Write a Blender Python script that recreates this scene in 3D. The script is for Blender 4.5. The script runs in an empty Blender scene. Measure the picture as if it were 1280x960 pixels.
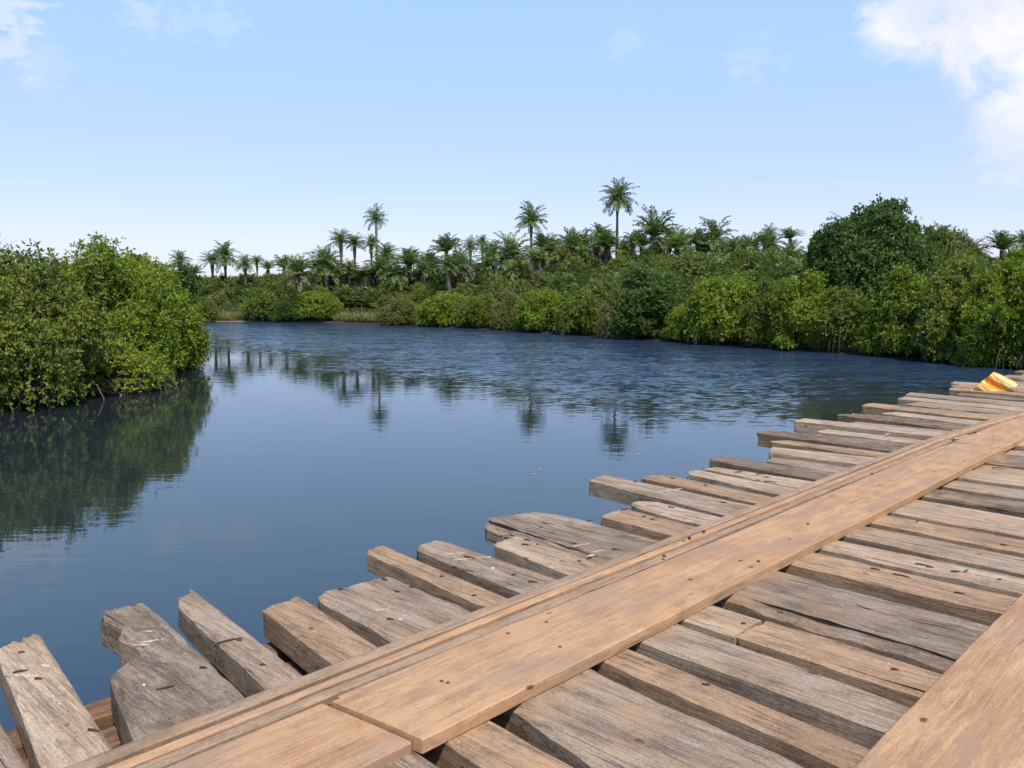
import bpy, math, random
import numpy as np
R = math.radians
sc = bpy.context.scene
col = sc.collection
# ------------------------------------------------------------------ camera, sky, sun, exposure
F, HY, CH = 1050.0, 357.0, 3.3            # focal length in px of a 1280 px frame, horizon row, eye height above water
PITCH = math.atan((480 - HY) / F)
cam_d = bpy.data.cameras.new('camera'); cam = bpy.data.objects.new('camera', cam_d); col.objects.link(cam)
cam.location = (0, 0, CH); cam.rotation_euler = (R(90) - PITCH, 0, 0)
cam_d.sensor_width = 36; cam_d.lens = F / 1280 * 36; cam_d.clip_start = 0.05; cam_d.clip_end = 9000
sc.camera = cam
SUN_EL, SUN_AZ = 58.0, math.atan2(0.36, -0.93)      # azimuth from +Y towards +X
sv = (math.cos(R(SUN_EL)) * math.sin(SUN_AZ), math.cos(R(SUN_EL)) * math.cos(SUN_AZ), math.sin(R(SUN_EL)))
world = bpy.data.worlds.new('World'); sc.world = world; world.use_nodes = True
sc.view_settings.view_transform = 'Standard'; sc.view_settings.look = 'None'
sc.view_settings.exposure = 0.7; sc.view_settings.gamma = 1; sc.view_settings.use_curve_mapping = False
sl = bpy.data.lights.new('sun', 'SUN'); sun = bpy.data.objects.new('sun', sl); col.objects.link(sun)
sl.energy = 3.0; sl.angle = R(1.0); sl.color = (1.0, 0.92, 0.81)
from mathutils import Vector, Matrix
sun.rotation_euler = Vector(sv).to_track_quat('Z', 'Y').to_euler()
sc.cycles.max_bounces = 8; sc.cycles.transparent_max_bounces = 8
sc.cycles.caustics_reflective = False; sc.cycles.caustics_refractive = False

def ray(px, py):
    v = Vector(((px - 640) / F, 1, -(py - 480) / F))
    a = PITCH
    return Vector((v.x, v.y * math.cos(a) + v.z * math.sin(a), -v.y * math.sin(a) + v.z * math.cos(a)))
def onz(px, py, z=0.0):
    r = ray(px, py); t = (z - CH) / r.z
    return Vector((r.x * t, r.y * t, z))
def atd(px, py, D):
    r = ray(px, py); t = D / r.y
    return Vector((r.x * t, D, CH + r.z * t))

# ------------------------------------------------------------------ node helper
class NT:
    def __init__(s, tree): s.t = tree; tree.nodes.clear()
    def n(s, typ, ins=None, **kw):
        nd = s.t.nodes.new(typ)
        for k, v in kw.items(): setattr(nd, k, v)
        for k, v in (ins or {}).items():
            sock = nd.inputs[k]
            if isinstance(v, bpy.types.NodeSocket): s.t.links.new(v, sock)
            else: sock.default_value = v
        return nd
    def math(s, op, a, b=0.0, c=0.0, clamp=False):
        return s.n('ShaderNodeMath', {0: a, 1: b, 2: c}, operation=op, use_clamp=clamp).outputs[0]
    def vm(s, op, a, b=(0, 0, 0)):
        nd = s.n('ShaderNodeVectorMath', {0: a, 1: b}, operation=op)
        return nd.outputs['Value'] if op in ('DOT_PRODUCT', 'LENGTH', 'DISTANCE') else nd.outputs[0]
    def noise(s, vec, scale, detail=4, rough=0.55, dist=0.0):
        return s.n('ShaderNodeTexNoise', {'Vector': vec, 'Scale': scale, 'Detail': detail, 'Roughness': rough, 'Distortion': dist}).outputs['Fac']
    def mr(s, v, a, b, c=0.0, d=1.0, smooth=True):
        return s.n('ShaderNodeMapRange', {0: v, 1: a, 2: b, 3: c, 4: d}, interpolation_type='SMOOTHSTEP' if smooth else 'LINEAR').outputs[0]
    def mix(s, f, a, b, mode='MIX'):
        nd = s.n('ShaderNodeMix', data_type='RGBA', blend_type=mode)
        for k, v in ((0, f), (6, a), (7, b)):
            if isinstance(v, bpy.types.NodeSocket): s.t.links.new(v, nd.inputs[k])
            else: nd.inputs[k].default_value = v if k == 0 else (*v, 1.0)
        return nd.outputs[2]
    def mapping(s, vec, scale, loc=(0, 0, 0)):
        return s.n('ShaderNodeMapping', {'Vector': vec, 'Scale': scale, 'Location': loc}).outputs[0]

# sky with a few thin and puffy clouds
w = NT(world.node_tree)
sky = w.n('ShaderNodeTexSky', sky_type='NISHITA', sun_disc=False, sun_elevation=R(SUN_EL), sun_rotation=SUN_AZ,
          altitude=0, air_density=1.0, dust_density=0.5, ozone_density=3.5)
gd = w.n('ShaderNodeTexCoord').outputs['Generated']
sky_c = w.n('ShaderNodeHueSaturation', {'Saturation': 1.35, 'Value': 1.3, 'Color': sky.outputs[0]}).outputs[0]
def nd_(px, py): return tuple(ray(px, py).normalized())
fb = w.noise(w.mapping(gd, (1, 1, 1.5)), 10.0, 10, 0.6, 0.5)
fw = w.noise(w.mapping(gd, (1, 1, 2.2)), 24.0, 8, 0.62, 0.6)
cl = None
for (px, py, rad, stre, thr) in ((1245, 18, 0.085, .95, 0.22), (1272, 150, 0.055, .85, 0.26), (1140, 10, 0.05, .85, .22), (1205, 52, 0.05, .7, .28), (1420, 60, .08, .9, .3),
                          (-14, 22, 0.06, .4, .34), (50, 75, .05, .14, .38), (182, 22, 0.03, .26, .36), (270, 27, 0.03, .18, .38), (225, 28, 0.035, .16, .40),
                          (940, 72, .035, .15, .38), (785, 47, .03, .12, .4)):
    d = w.vm('DISTANCE', gd, nd_(px, py))
    base = w.math('SUBTRACT', 1.0, w.math('DIVIDE', d, rad))                    # 1 at centre .. 0 at radius
    v = w.math('ADD', w.math('MULTIPLY', w.math('MAXIMUM', base, -1.0), 0.75), w.math('MULTIPLY', w.math('SUBTRACT', fb if stre > .55 else fw, 0.5), 1.9 if stre > .55 else 3.0))
    m = w.math('MULTIPLY', w.mr(v, thr - 0.30, thr + 0.22), stre)
    cl = m if cl is None else w.math('MAXIMUM', cl, m)
elev = w.n('ShaderNodeSeparateXYZ', {0: gd}).outputs[2]
veil_c = w.mix(w.mr(elev, .02, .34), (3.3, 3.3, 4.75), (2.75, 3.8, 4.75))
veil = w.mix(w.mr(elev, .30, .62, .74, .0), sky_c, veil_c)                                   # thin high haze over the whole sky
cl_col = w.mix(w.mr(w.noise(gd, 12, 6), .4, .6), (4.4, 4.5, 5.1), (5.4, 5.25, 5.5))
final = w.mix(w.math('MULTIPLY', cl, 0.95), veil, cl_col)
bg = w.n('ShaderNodeBackground', {'Color': final, 'Strength': 0.12})
w.n('ShaderNodeOutputWorld', {'Surface': bg.outputs[0]})

# ------------------------------------------------------------------ materials
def mat(name):
    m = bpy.data.materials.new(name); m.use_nodes = True
    return m, NT(m.node_tree)
def finish(t, bsdf): t.n('ShaderNodeOutputMaterial', {'Surface': bsdf})

def wood(name, ca, cb, cdark, dust=0.5, crack=1.0, spots=1.0, bump=0.5, grain=30.0, flow=1.0):
    m, t = mat(name)
    tc = t.n('ShaderNodeTexCoord').outputs['Object']
    rnd = t.n('ShaderNodeObjectInfo').outputs['Random']
    off = t.n('ShaderNodeCombineXYZ', {0: t.math('MULTIPLY', rnd, 91.0), 1: t.math('MULTIPLY', rnd, 37.0), 2: t.math('MULTIPLY', rnd, 13.0)}).outputs[0]
    v = t.vm('ADD', tc, off)
    warp = t.n('ShaderNodeTexNoise', {'Vector': t.mapping(v, (1, 2.2, 2.2)), 'Scale': 1.6, 'Detail': 3}).outputs['Color']
    wv = t.vm('ADD', v, t.vm('MULTIPLY', t.vm('SUBTRACT', warp, (.5, .5, .5)), (0, .035 * flow, .02 * flow)))
    g1 = t.noise(t.mapping(wv, (1.6, grain, grain)), 1.0, 9, 0.72)
    g2 = t.noise(t.mapping(wv, (5, grain * 4, grain * 4)), 1.0, 6, 0.7)
    blotch = t.noise(t.mapping(v, (1.0, 2.2, 2.2)), 2.3, 5, 0.6)
    fine = t.noise(t.mapping(v, (.6, 1, 1)), 120, 6, .8)
    c = t.mix(t.mr(blotch, .40, .60), ca, cb)
    c = t.mix(t.math('MULTIPLY', t.mr(g1, .46, .60), .62), c, cdark)
    c = t.mix(t.math('MULTIPLY', t.mr(g2, .50, .62), .36), c, tuple(x * 1.4 for x in ca))
    c = t.mix(t.math('MULTIPLY', t.mr(g2, .50, .38), .32), c, cdark)
    c = t.mix(t.math('MULTIPLY', t.mr(fine, .52, .62), .55), c, cdark)
    c = t.mix(t.math('MULTIPLY', t.mr(fine, .5, .34), .35), c, tuple(min(.7, x * 1.55) for x in ca))
    worn = t.noise(t.mapping(v, (2.6, 5, 5)), 3.1, 6, .7)
    c = t.mix(t.math('MULTIPLY', t.mr(worn, .52, .68), .45), c, cdark)
    # tan sand and dust trodden over the wood
    geo = t.n('ShaderNodeNewGeometry')
    up = t.n('ShaderNodeSeparateXYZ', {0: geo.outputs['Normal']}).outputs[2]
    a = R(46)
    lat = t.vm('DOT_PRODUCT', geo.outputs['Position'], (math.sin(a), -math.cos(a), 0))
    near = t.mr(t.math('ABSOLUTE', t.math('ADD', lat, 2.0)), .15, 1.15, 1.0, 0.25)
    dn = t.mr(t.noise(geo.outputs['Position'], 5.5, 6, .65), .42, .66)
    df = t.math('MULTIPLY', t.math('MULTIPLY', t.math('MULTIPLY', dn, near), t.mr(up, .3, .8, .35, 1.0)), dust)
    c = t.mix(df, c, (.50, .30, .15))
    if name == 'sandy_runner_board':                      # boot and tyre dirt, greyed and reddened patches
        p1 = t.noise(t.mapping(v, (.9, 4, 4), (4, 2, 1)), 1.6, 7, .65); p2 = t.noise(t.mapping(v, (.7, 9, 9), (9, 2, 5)), 1.3, 6, .6)
        c = t.mix(t.math('MULTIPLY', t.mr(p1, .49, .60), .7), c, (.33, .215, .14))
        c = t.mix(t.math('MULTIPLY', t.mr(p2, .52, .62), .45), c, (.38, .20, .095))
        c = t.mix(t.math('MULTIPLY', t.mr(t.noise(geo.outputs['Position'], 38, 5, .75), .54, .66), .35), c, (.26, .14, .08))
    # cracks along the grain
    cn = t.noise(t.mapping(wv, (.45, 16, 16)), 1.0, 2, .5)
    cr = t.math('MULTIPLY', t.mr(t.math('ABSOLUTE', t.math('SUBTRACT', cn, .5)), 0.0, .009, 1.0, 0.0), t.mr(t.noise(v, 1.7, 2), .50, .62))
    cr = t.math('MULTIPLY', cr, crack)
    c = t.mix(t.math('MULTIPLY', cr, .75), c, (.035, .024, .016))
    # rusty specks and chips
    vo = t.n('ShaderNodeTexVoronoi', {'Vector': t.mapping(v, (5.0, 9.0, 9.0)), 'Scale': 1.0, 'Randomness': 1.0})
    sel = t.mr(t.n('ShaderNodeSeparateColor', {0: vo.outputs['Color']}).outputs[0], .62, .66)
    sp = t.math('MULTIPLY', t.math('MULTIPLY', t.mr(t.math('ADD', vo.outputs['Distance'], t.math('MULTIPLY', t.noise(v, 40, 3), .16)), .14, .21, 1.0, 0.0), sel), spots)
    c = t.mix(t.math('MULTIPLY', sp, .75), c, (.10, .042, .024))
    hgt = t.math('ADD', t.math('MULTIPLY', g1, .55), t.math('MULTIPLY', g2, .3))
    hgt = t.math('ADD', hgt, t.math('MULTIPLY', blotch, .9))
    hgt = t.math('ADD', hgt, t.math('MULTIPLY', fine, .35))
    hgt = t.math('SUBTRACT', hgt, t.math('MULTIPLY', cr, .9))
    hgt = t.math('SUBTRACT', hgt, t.math('MULTIPLY', sp, .25))
    bp = t.n('ShaderNodeBump', {'Height': hgt, 'Strength': bump, 'Distance': 0.012})
    b = t.n('ShaderNodeBsdfPrincipled', {'Base Color': c, 'Roughness': .88, 'Normal': bp.outputs[0], 'Specular IOR Level': .25})
    finish(t, b.outputs[0]); return m
W_GREY = wood('weathered_grey_wood', (0.388, 0.290, 0.197), (0.272, 0.189, 0.122), (0.107, 0.069, 0.042), dust=.55, bump=.9)
W_DARK = wood('old_dark_wood', (0.262, 0.189, 0.126), (0.175, 0.120, 0.076), (0.058, 0.039, 0.024), dust=.5, bump=1.3, flow=1.6, grain=22)
W_RIDGE = wood('ridged_rotting_wood', (.42, .315, .215), (.30, .21, .14), (.09, .062, .04), dust=.5, bump=2.2, flow=3.0, grain=15, crack=1.3)
W_PALE = wood('pale_dry_wood', (0.485, 0.359, 0.239), (0.369, 0.253, 0.155), (0.145, 0.092, 0.057), dust=.5, bump=.6)
W_TAN = wood('tan_plank_wood', (0.417, 0.267, 0.155), (0.301, 0.189, 0.109), (0.116, 0.069, 0.038), dust=.7, bump=.7)
W_BOARD = wood('sandy_runner_board', (.51, .298, .158), (.43, .238, .12), (.26, .15, .08), dust=.85, crack=.6, spots=1.2, bump=.35, grain=20)
W_STRIP = wood('runner_strip_wood', (.36, .245, .155), (.30, .20, .12), (.17, .11, .07), dust=.5, crack=.6, spots=.4, bump=.5, grain=30)
W_BEAM = wood('reddish_beam_wood', (.26, .145, .08), (.17, .10, .06), (.07, .045, .03), dust=.2, bump=.8)

def simple(name, c1, c2, scale=20, rough=.8, bump=.3, metal=0.0, dist=.01):
    m, t = mat(name)
    tc = t.n('ShaderNodeTexCoord').outputs['Object']
    n = t.noise(tc, scale, 5, .6)
    bp = t.n('ShaderNodeBump', {'Height': n, 'Strength': bump, 'Distance': dist})
    b = t.n('ShaderNodeBsdfPrincipled', {'Base Color': t.mix(t.mr(n, .35, .65), c1, c2), 'Roughness': rough, 'Metallic': metal, 'Normal': bp.outputs[0]})
    finish(t, b.outputs[0]); return m
M_RUST = simple('rusted_iron', (.13, .05, .028), (.06, .028, .018), 60, .8, .5)
M_CHALK = simple('cream_mark', (.60, .50, .36), (.38, .29, .20), 60, .9)
M_DROP = simple('white_dropping', (.7, .68, .63), (.5, .47, .42), 60, .8)
M_BARK = simple('palm_bark', (.15, .12, .09), (.07, .055, .04), 9, .9, .8, dist=.05)
M_PALEBARK = simple('pale_palm_bark', (.42, .38, .32), (.2, .17, .14), 7, .9, .8, dist=.05)
M_TWIG = simple('grey_twigs', (.17, .14, .115), (.09, .072, .055), 12, .9, .3)
M_STEM = simple('mangrove_stem', (.12, .095, .07), (.06, .045, .035), 12, .9, .5)

def yellow_paint():
    m, t = mat('rusty_yellow_paint')
    tc = t.n('ShaderNodeTexCoord').outputs['Object']
    n = t.noise(t.mapping(tc, (11, 1.5, 11)), 1.0, 6, .6)
    c = t.mix(t.mr(n, .42, .54), (.85, .62, .25), (.70, .27, .015))
    c = t.mix(t.mr(t.noise(t.mapping(tc, (22, 2.5, 22), (3, 1, 0)), 1.0, 5, .7), .58, .68), c, (.25, .07, .015))
    finish(t, t.n('ShaderNodeBsdfPrincipled', {'Base Color': c, 'Roughness': .7}).outputs[0]); return m
M_YEL = yellow_paint()

def leaf(name, ca, cb, cold=None, oldfrac=.02, trans=.32, rough=.45, patch=.5):
    """two greens mixed leaf by leaf and clump by clump, a few leaves turned yellow"""
    m, t = mat(name)
    g = t.n('ShaderNodeNewGeometry')
    ri = g.outputs['Random Per Island']
    big = t.noise(g.outputs['Position'], .55, 3, .6)
    f = t.math('ADD', t.math('MULTIPLY', ri, 1 - patch), t.math('MULTIPLY', t.mr(big, .35, .65), patch))
    c = t.mix(f, ca, cb)
    if cold is not None:
        fr = t.math('FRACT', t.math('MULTIPLY', ri, 17.31))
        c = t.mix(t.mr(fr, 1 - oldfrac - .001, 1 - oldfrac, 0, 1, False), c, cold)
    b = t.n('ShaderNodeBsdfPrincipled', {'Base Color': c, 'Roughness': rough, 'Specular IOR Level': .3})
    tl = t.n('ShaderNodeBsdfTranslucent', {'Color': t.mix(1.0, c, (1.25, 1.35, .7), 'MULTIPLY')})
    finish(t, t.n('ShaderNodeMixShader', {0: trans, 1: b.outputs[0], 2: tl.outputs[0]}).outputs[0]); return m
L_MANG = leaf('mangrove_leaves', (0.115, 0.175, 0.016), (0.275, 0.330, 0.032), (.62, .36, .03), .012)
L_MANG2 = leaf('duller_mangrove_leaves', (0.098, 0.145, 0.020), (0.230, 0.262, 0.042), (.45, .33, .05), .012)
L_DARK = leaf('dark_tree_leaves', (0.048, 0.098, 0.019), (0.112, 0.176, 0.034), None)
L_OLIVE = leaf('olive_leaves', (0.120, 0.138, 0.036), (0.250, 0.235, 0.075), (.35, .25, .08), .03)
L_UNDER = leaf('undergrowth_leaves', (0.060, 0.095, 0.022), (0.150, 0.165, 0.045), (.25, .2, .09), .1)
L_GREEN = leaf('slope_leaves', (0.095, 0.145, 0.028), (0.215, 0.255, 0.055), (.25, .2, .09), .04)
L_PALM = leaf('palm_leaflets', (0.098, 0.159, 0.042), (0.195, 0.254, 0.072), None, trans=.2, patch=.2)
L_PALMY = leaf('yellowing_palm_leaflets', (0.120, 0.152, 0.033), (0.240, 0.241, 0.055), (.35, .25, .1), .1, trans=.2)
L_DEAD = leaf('dead_fronds', (.17, .125, .085), (.30, .235, .17), None, trans=.1)
L_GRASS = leaf('shore_grass', (.16, .19, .045), (.30, .28, .09), (.4, .33, .16), .2, trans=.3)

# ------------------------------------------------------------------ mesh helpers
def mesh_np(name, verts, quads, material=None, smooth=False):
    me = bpy.data.meshes.new(name)
    verts = np.asarray(verts, dtype=np.float32); quads = np.asarray(quads, dtype=np.int32)
    k = quads.shape[1]
    me.vertices.add(len(verts)); me.vertices.foreach_set('co', verts.ravel())
    me.loops.add(quads.size); me.loops.foreach_set('vertex_index', quads.ravel())
    me.polygons.add(len(quads)); me.polygons.foreach_set('loop_start', np.arange(0, quads.size, k, dtype=np.int32))
    me.polygons.foreach_set('loop_total', np.full(len(quads), k, dtype=np.int32))
    me.polygons.foreach_set('use_smooth', np.full(len(quads), smooth, dtype=bool))
    me.update(calc_edges=True); me.validate()
    if material: me.materials.append(material)
    return me
def link(name, data, parent=None, loc=(0, 0, 0), rot=(0, 0, 0), scale=(1, 1, 1)):
    o = bpy.data.objects.new(name, data); col.objects.link(o)
    o.location = loc; o.rotation_euler = rot; o.scale = scale
    if parent: o.parent = parent
    return o
def tag(o, label=None, cat=None, group=None, kind=None):
    if label: o['label'] = label
    if cat: o['category'] = cat
    if group: o['group'] = group
    if kind: o['kind'] = kind
    return o
def thing(name, loc, label, cat, group=None, rz=0.0, scale=(1, 1, 1)):
    return tag(link(name, None, None, loc, (0, 0, rz), scale), label, cat, group)
class VQ:
    """collects tubes and strips of quads"""
    def __init__(s): s.v = []; s.q = []
    def tube(s, pts, rad, n=6, cap=True):
        b = len(s.v); pts = [Vector(p) for p in pts]
        for i, p in enumerate(pts):
            d = (pts[min(i + 1, len(pts) - 1)] - pts[max(i - 1, 0)]).normalized()
            a = d.orthogonal().normalized() if i == 0 else (pa - d * pa.dot(d)).normalized()
            pa = a; c = d.cross(a)
            for k in range(n):
                th = 2 * math.pi * k / n
                s.v.append(tuple(p + (a * math.cos(th) + c * math.sin(th)) * rad[i]))
        for i in range(len(pts) - 1):
            for k in range(n):
                s.q.append((b + i * n + k, b + i * n + (k + 1) % n, b + (i + 1) * n + (k + 1) % n, b + (i + 1) * n + k))
        if cap:
            for i, base in ((0, b), (1, b + (len(pts) - 1) * n)):
                c = len(s.v); s.v.append(tuple(pts[-i]))
                for k in range(0, n):
                    s.q.append((c, base + (k + 1) % n, base + k, c) if i == 0 else (c, base + k, base + (k + 1) % n, c))
    def mesh(s, name, material, smooth=True):
        me = bpy.data.meshes.new(name)
        fs = [tuple(dict.fromkeys(q)) for q in s.q]
        me.from_pydata(s.v, [], fs); me.materials.append(material)
        for p in me.polygons: p.use_smooth = smooth
        me.update(); return me

# ------------------------------------------------------------------ terrain and water
shore_px = [(-260, 399), (0, 400), (150, 401), (240, 401), (290, 402.5), (330, 402), (430, 403.5), (470, 405), (540, 408), (620, 412), (700, 417), (800, 424), (900, 431), (1000, 438), (1100, 445), (1200, 452), (1300, 462), (1500, 486)]
far = [onz(*p) for p in shore_px]
near_l = [onz(*p) for p in ((-260, 402), (60, 404), (190, 408), (222, 422), (215, 445), (180, 468), (120, 480), (40, 492), (-100, 505), (-500, 560))]
river = [p.xy for p in far] + [Vector((34, 22)), Vector((60, -10)), Vector((45, -40)), Vector((-10, -30)), Vector((-34, -8)), Vector((-28, 8))] + [p.xy for p in reversed(near_l)]
RP = np.array([tuple(p) for p in river])
def river_sd(X, Y):
    """signed distance to the river outline: positive on land"""
    d = np.full(X.shape, 1e9); inside = np.zeros(X.shape, bool); n = len(RP)
    for i in range(n):
        ax, ay = RP[i]; bx, by = RP[(i + 1) % n]; ex, ey = bx - ax, by - ay
        tt = np.clip(((X - ax) * ex + (Y - ay) * ey) / (ex * ex + ey * ey + 1e-9), 0, 1)
        d = np.minimum(d, np.hypot(X - ax - tt * ex, Y - ay - tt * ey))
        cond = ((ay > Y) != (by > Y)) & (X < (bx - ax) * (Y - ay) / (by - ay + 1e-12) + ax)
        inside ^= cond
    return np.where(inside, -d, d)
def sst(a, b, x):
    t = np.clip((x - a) / (b - a), 0, 1); return t * t * (3 - 2 * t)
def ground(X, Y):
    X = np.asarray(X, float); Y = np.asarray(Y, float)
    sd = river_sd(X, Y)
    px = 640 + F * X / np.maximum(Y, 5)
    A = np.interp(px, [0, 400, 560, 650, 740, 900, 1050, 1280], [.5, .8, 1.8, 3.0, 4.3, 4.2, 3.0, 2.4])
    A = np.where(Y < 15, .8, A)
    z = np.where(sd > 0, .22 * sst(0, 1.2, sd) + A * sst(2, 24, sd), -1.4 * sst(0, 5, -sd))
    z = z + np.where(sd > 1, .12 * np.sin(X * .7 + 1.3 * np.sin(Y * .31)) * np.cos(Y * .53), 0)
    return z
def gz(x, y): return float(ground(np.array([x]), np.array([y]))[0])
inner = np.arange(-90, 90.1, 1.0)
outer = np.array([95, 105, 120, 145, 190, 270, 420, 700, 1200, 2200, 4000])
gx = np.concatenate([-outer[::-1], inner, outer]); gy = np.concatenate([-outer[::-1], np.arange(-90, 130.1, 1.0), outer[2:] + 20])
X, Y = np.meshgrid(gx, gy); Z = ground(X, Y)
nx, ny = len(gx), len(gy)
ii, jj = np.meshgrid(np.arange(nx - 1), np.arange(ny - 1)); b0 = (jj * nx + ii).ravel()
Q = np.stack([b0, b0 + 1, b0 + nx + 1, b0 + nx], 1)
m, t = mat('bank_earth')
gp = t.n('ShaderNodeNewGeometry').outputs['Position']
hz = t.n('ShaderNodeSeparateXYZ', {0: gp}).outputs[2]
n1 = t.noise(gp, 1.1, 6, .6); n2 = t.noise(gp, 9, 4, .6)
earth = t.mix(n2, (.14, .085, .05), (.26, .17, .10))
grs = t.mix(n1, (.055, .075, .022), (.13, .12, .05))
ec = t.mix(t.mr(t.math('ADD', hz, t.math('MULTIPLY', n1, .4)), .35, .6), earth, grs)
bp = t.n('ShaderNodeBump', {'Height': n2, 'Strength': .6, 'Distance': .1})
gx_ = t.vm('DISTANCE', gp, (-26, 82, 0))
earth2 = t.mix(t.mr(gx_, 7, 14), earth, (.035, .026, .018))
ec = t.mix(t.mr(t.math('ADD', hz, t.math('MULTIPLY', n1, .4)), .35, .6), earth2, grs)
finish(t, t.n('ShaderNodeBsdfPrincipled', {'Base Color': ec, 'Roughness': .95, 'Normal': bp.outputs[0]}).outputs[0])
tag(link('ground', mesh_np('ground', np.stack([X.ravel(), Y.ravel(), Z.ravel()], 1), Q, m, True)), kind='structure')

BREEZE = 1.7
m, t = mat('river_water')
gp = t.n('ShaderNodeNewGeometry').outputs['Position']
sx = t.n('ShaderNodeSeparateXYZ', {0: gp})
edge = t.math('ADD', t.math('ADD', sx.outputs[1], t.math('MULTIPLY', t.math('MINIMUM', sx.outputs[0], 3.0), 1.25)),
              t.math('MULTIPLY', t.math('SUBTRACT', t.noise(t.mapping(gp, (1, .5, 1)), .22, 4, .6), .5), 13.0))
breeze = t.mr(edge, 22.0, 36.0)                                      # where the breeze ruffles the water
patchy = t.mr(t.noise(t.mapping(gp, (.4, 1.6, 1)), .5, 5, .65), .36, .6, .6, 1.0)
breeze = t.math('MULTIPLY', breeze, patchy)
calm = t.noise(t.mapping(gp, (.6, 1.6, 1)), 1.9, 3, .5)
bp = t.n('ShaderNodeBump', {'Height': calm, 'Strength': 1.0, 'Distance': .0035})
def ripple(sc_, vec, det, k):
    c_ = t.n('ShaderNodeTexNoise', {'Vector': t.mapping(gp, vec, (sc_, 3, 0)), 'Scale': sc_, 'Detail': det, 'Roughness': .62, 'Distortion': .5}).outputs['Color']
    return t.vm('MULTIPLY', t.vm('SUBTRACT', c_, (.5, .5, .5)), (k * .7, k, 0))
rip = t.vm('ADD', ripple(1.7, (.5, 1.1, 1), 3, .26), ripple(6.5, (.45, 1.05, 1), 6, .8))
rip = t.n('ShaderNodeVectorMath', {0: rip, 'Scale': t.math('ADD', t.math('MULTIPLY', breeze, BREEZE), .012)}, operation='SCALE').outputs[0]
nrm = t.vm('NORMALIZE', t.vm('ADD', bp.outputs[0], rip))
finish(t, t.n('ShaderNodeBsdfPrincipled', {'Specular Tint': (.54, .79, 1.0, 1), 'Base Color': t.mix(breeze, (.016, .020, .026), (.026, .048, .090)), 'Roughness': t.math('MULTIPLY_ADD', breeze, .20, .02), 'IOR': 1.95, 'Specular IOR Level': .5, 'Normal': nrm}).outputs[0])  # ruffled zone's base colour lifted bluer, standing in for reflected sky
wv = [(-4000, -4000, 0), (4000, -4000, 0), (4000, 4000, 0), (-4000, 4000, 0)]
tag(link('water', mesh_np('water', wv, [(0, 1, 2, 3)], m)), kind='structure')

# ------------------------------------------------------------------ the bridge (local x = across, local y = along, z up)
DECK = CH - 1.5
rng = np.random.default_rng(7); rnd = random.Random(5)
bridge = thing('timber_bridge', (0, 0, 0), 'rough timber bridge of uneven weathered planks with sandy runner boards', 'bridge', rz=R(-44))
def plank(near, farl, tr, z=0.0, th=.11, m=W_GREY, jag=.012, rough=.0032, bev=.009, name='deck_plank', ends=True, wane=0.0, nseg=None, label=None, skew=None, seedz=None):
    """near, farl: polylines (across, along) of the two long edges, left end first; both reach x = tr"""
    near = sorted(near); farl = sorted(farl)
    t0n, t0f = near[0][0], farl[0][0]
    ox, oy = near[0]
    L = tr - min(t0n, t0f)
    n = nseg or int(max(14, L / .055))
    u = np.sort(np.concatenate([np.linspace(0, 1, n - 2), [.012 / L, .03 / L]]))
    cs = [0, .0, .0, .14, .3, .5, .7, .86, 1.0, 1.0, 1.0]
    NC = 21
    verts = []
    ph = rng.uniform(0, 50, 6)
    def wob(x, p, f): return math.sin(x * f + ph[p]) * .6 + math.sin(x * f * 2.7 + ph[p + 1]) * .4
    endj = rng.normal(0, jag * .8, NC) * (rng.random(NC) < .6)
    endj2 = np.cumsum(rng.normal(0, jag * .35, NC)); endj2 -= endj2.mean(); endj3 = endj * .3 + endj2
    nn = np.array(near); fn = np.array(farl)
    for i in range(n):
        tn = t0n + (tr - t0n) * u[i]; tf = t0f + (tr - t0f) * u[i]
        s0 = np.interp(tn, nn[:, 0], nn[:, 1]) + wob(tn, 0, 2.2) * rough + rng.normal(0, rough * .12)
        s1 = np.interp(tf, fn[:, 0], fn[:, 1]) + wob(tf, 2, 2.2) * rough + rng.normal(0, rough * .12)
        wn = wane * (0.5 + .5 * math.sin(tn * 3 + ph[4])) if wane else 0
        b1 = bev * (1 + .35 * wob(tn, 1, 9)); b2 = bev * (1 + .35 * wob(tn, 3, 8))
        ring = [(0, -th, 0), (0, -th * .5, 0), (-0.0, -b1 - wn * .6, 0), (0, -b1 * .25, b1 + wn)]
        for c in np.linspace(.08, .92, 11): ring.append((c, rng.normal(0, rough * .3), 0))
        ring += [(1, -b2 * .25, -b2), (1, -b2, 0), (1, -th * .5, 0), (1, -th, 0), (.67, -th, 0), (.33, -th, 0)]
        for k, (c, zz, ds) in enumerate(ring):
            tt = tn + (tf - tn) * c; ss = s0 + (s1 - s0) * c + ds
            if i < 3: tt += (endj[k] + endj2[k]) if i == 0 else endj3[k] * (1, 1, .7)[i]
            if i == 0 and ends: ss += (0.5 - c) * .012
            verts.append((tt - ox, ss - oy, zz))
    q = []
    for i in range(n - 1):
        for k in range(NC):
            q.append((i * NC + k, (i + 1) * NC + k, (i + 1) * NC + (k + 1) % NC, i * NC + (k + 1) % NC))
    me = bpy.data.meshes.new(name)
    # fan caps
    cl_ = len(verts); verts.append(tuple(np.mean(verts[:NC], 0) + np.array([.01, 0, 0]))); cr_ = len(verts); verts.append(tuple(np.mean(verts[(n - 1) * NC:n * NC], 0)))
    for k in range(NC):
        q.append((cl_, k, (k + 1) % NC)); q.append((cr_, (n - 1) * NC + (k + 1) % NC, (n - 1) * NC + k))
    me.from_pydata(verts, [], q); me.materials.append(m)
    me.update()
    o = link(name, me, bridge, (ox, oy, DECK + z))
    if label: o['label'] = label
    return o
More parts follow.
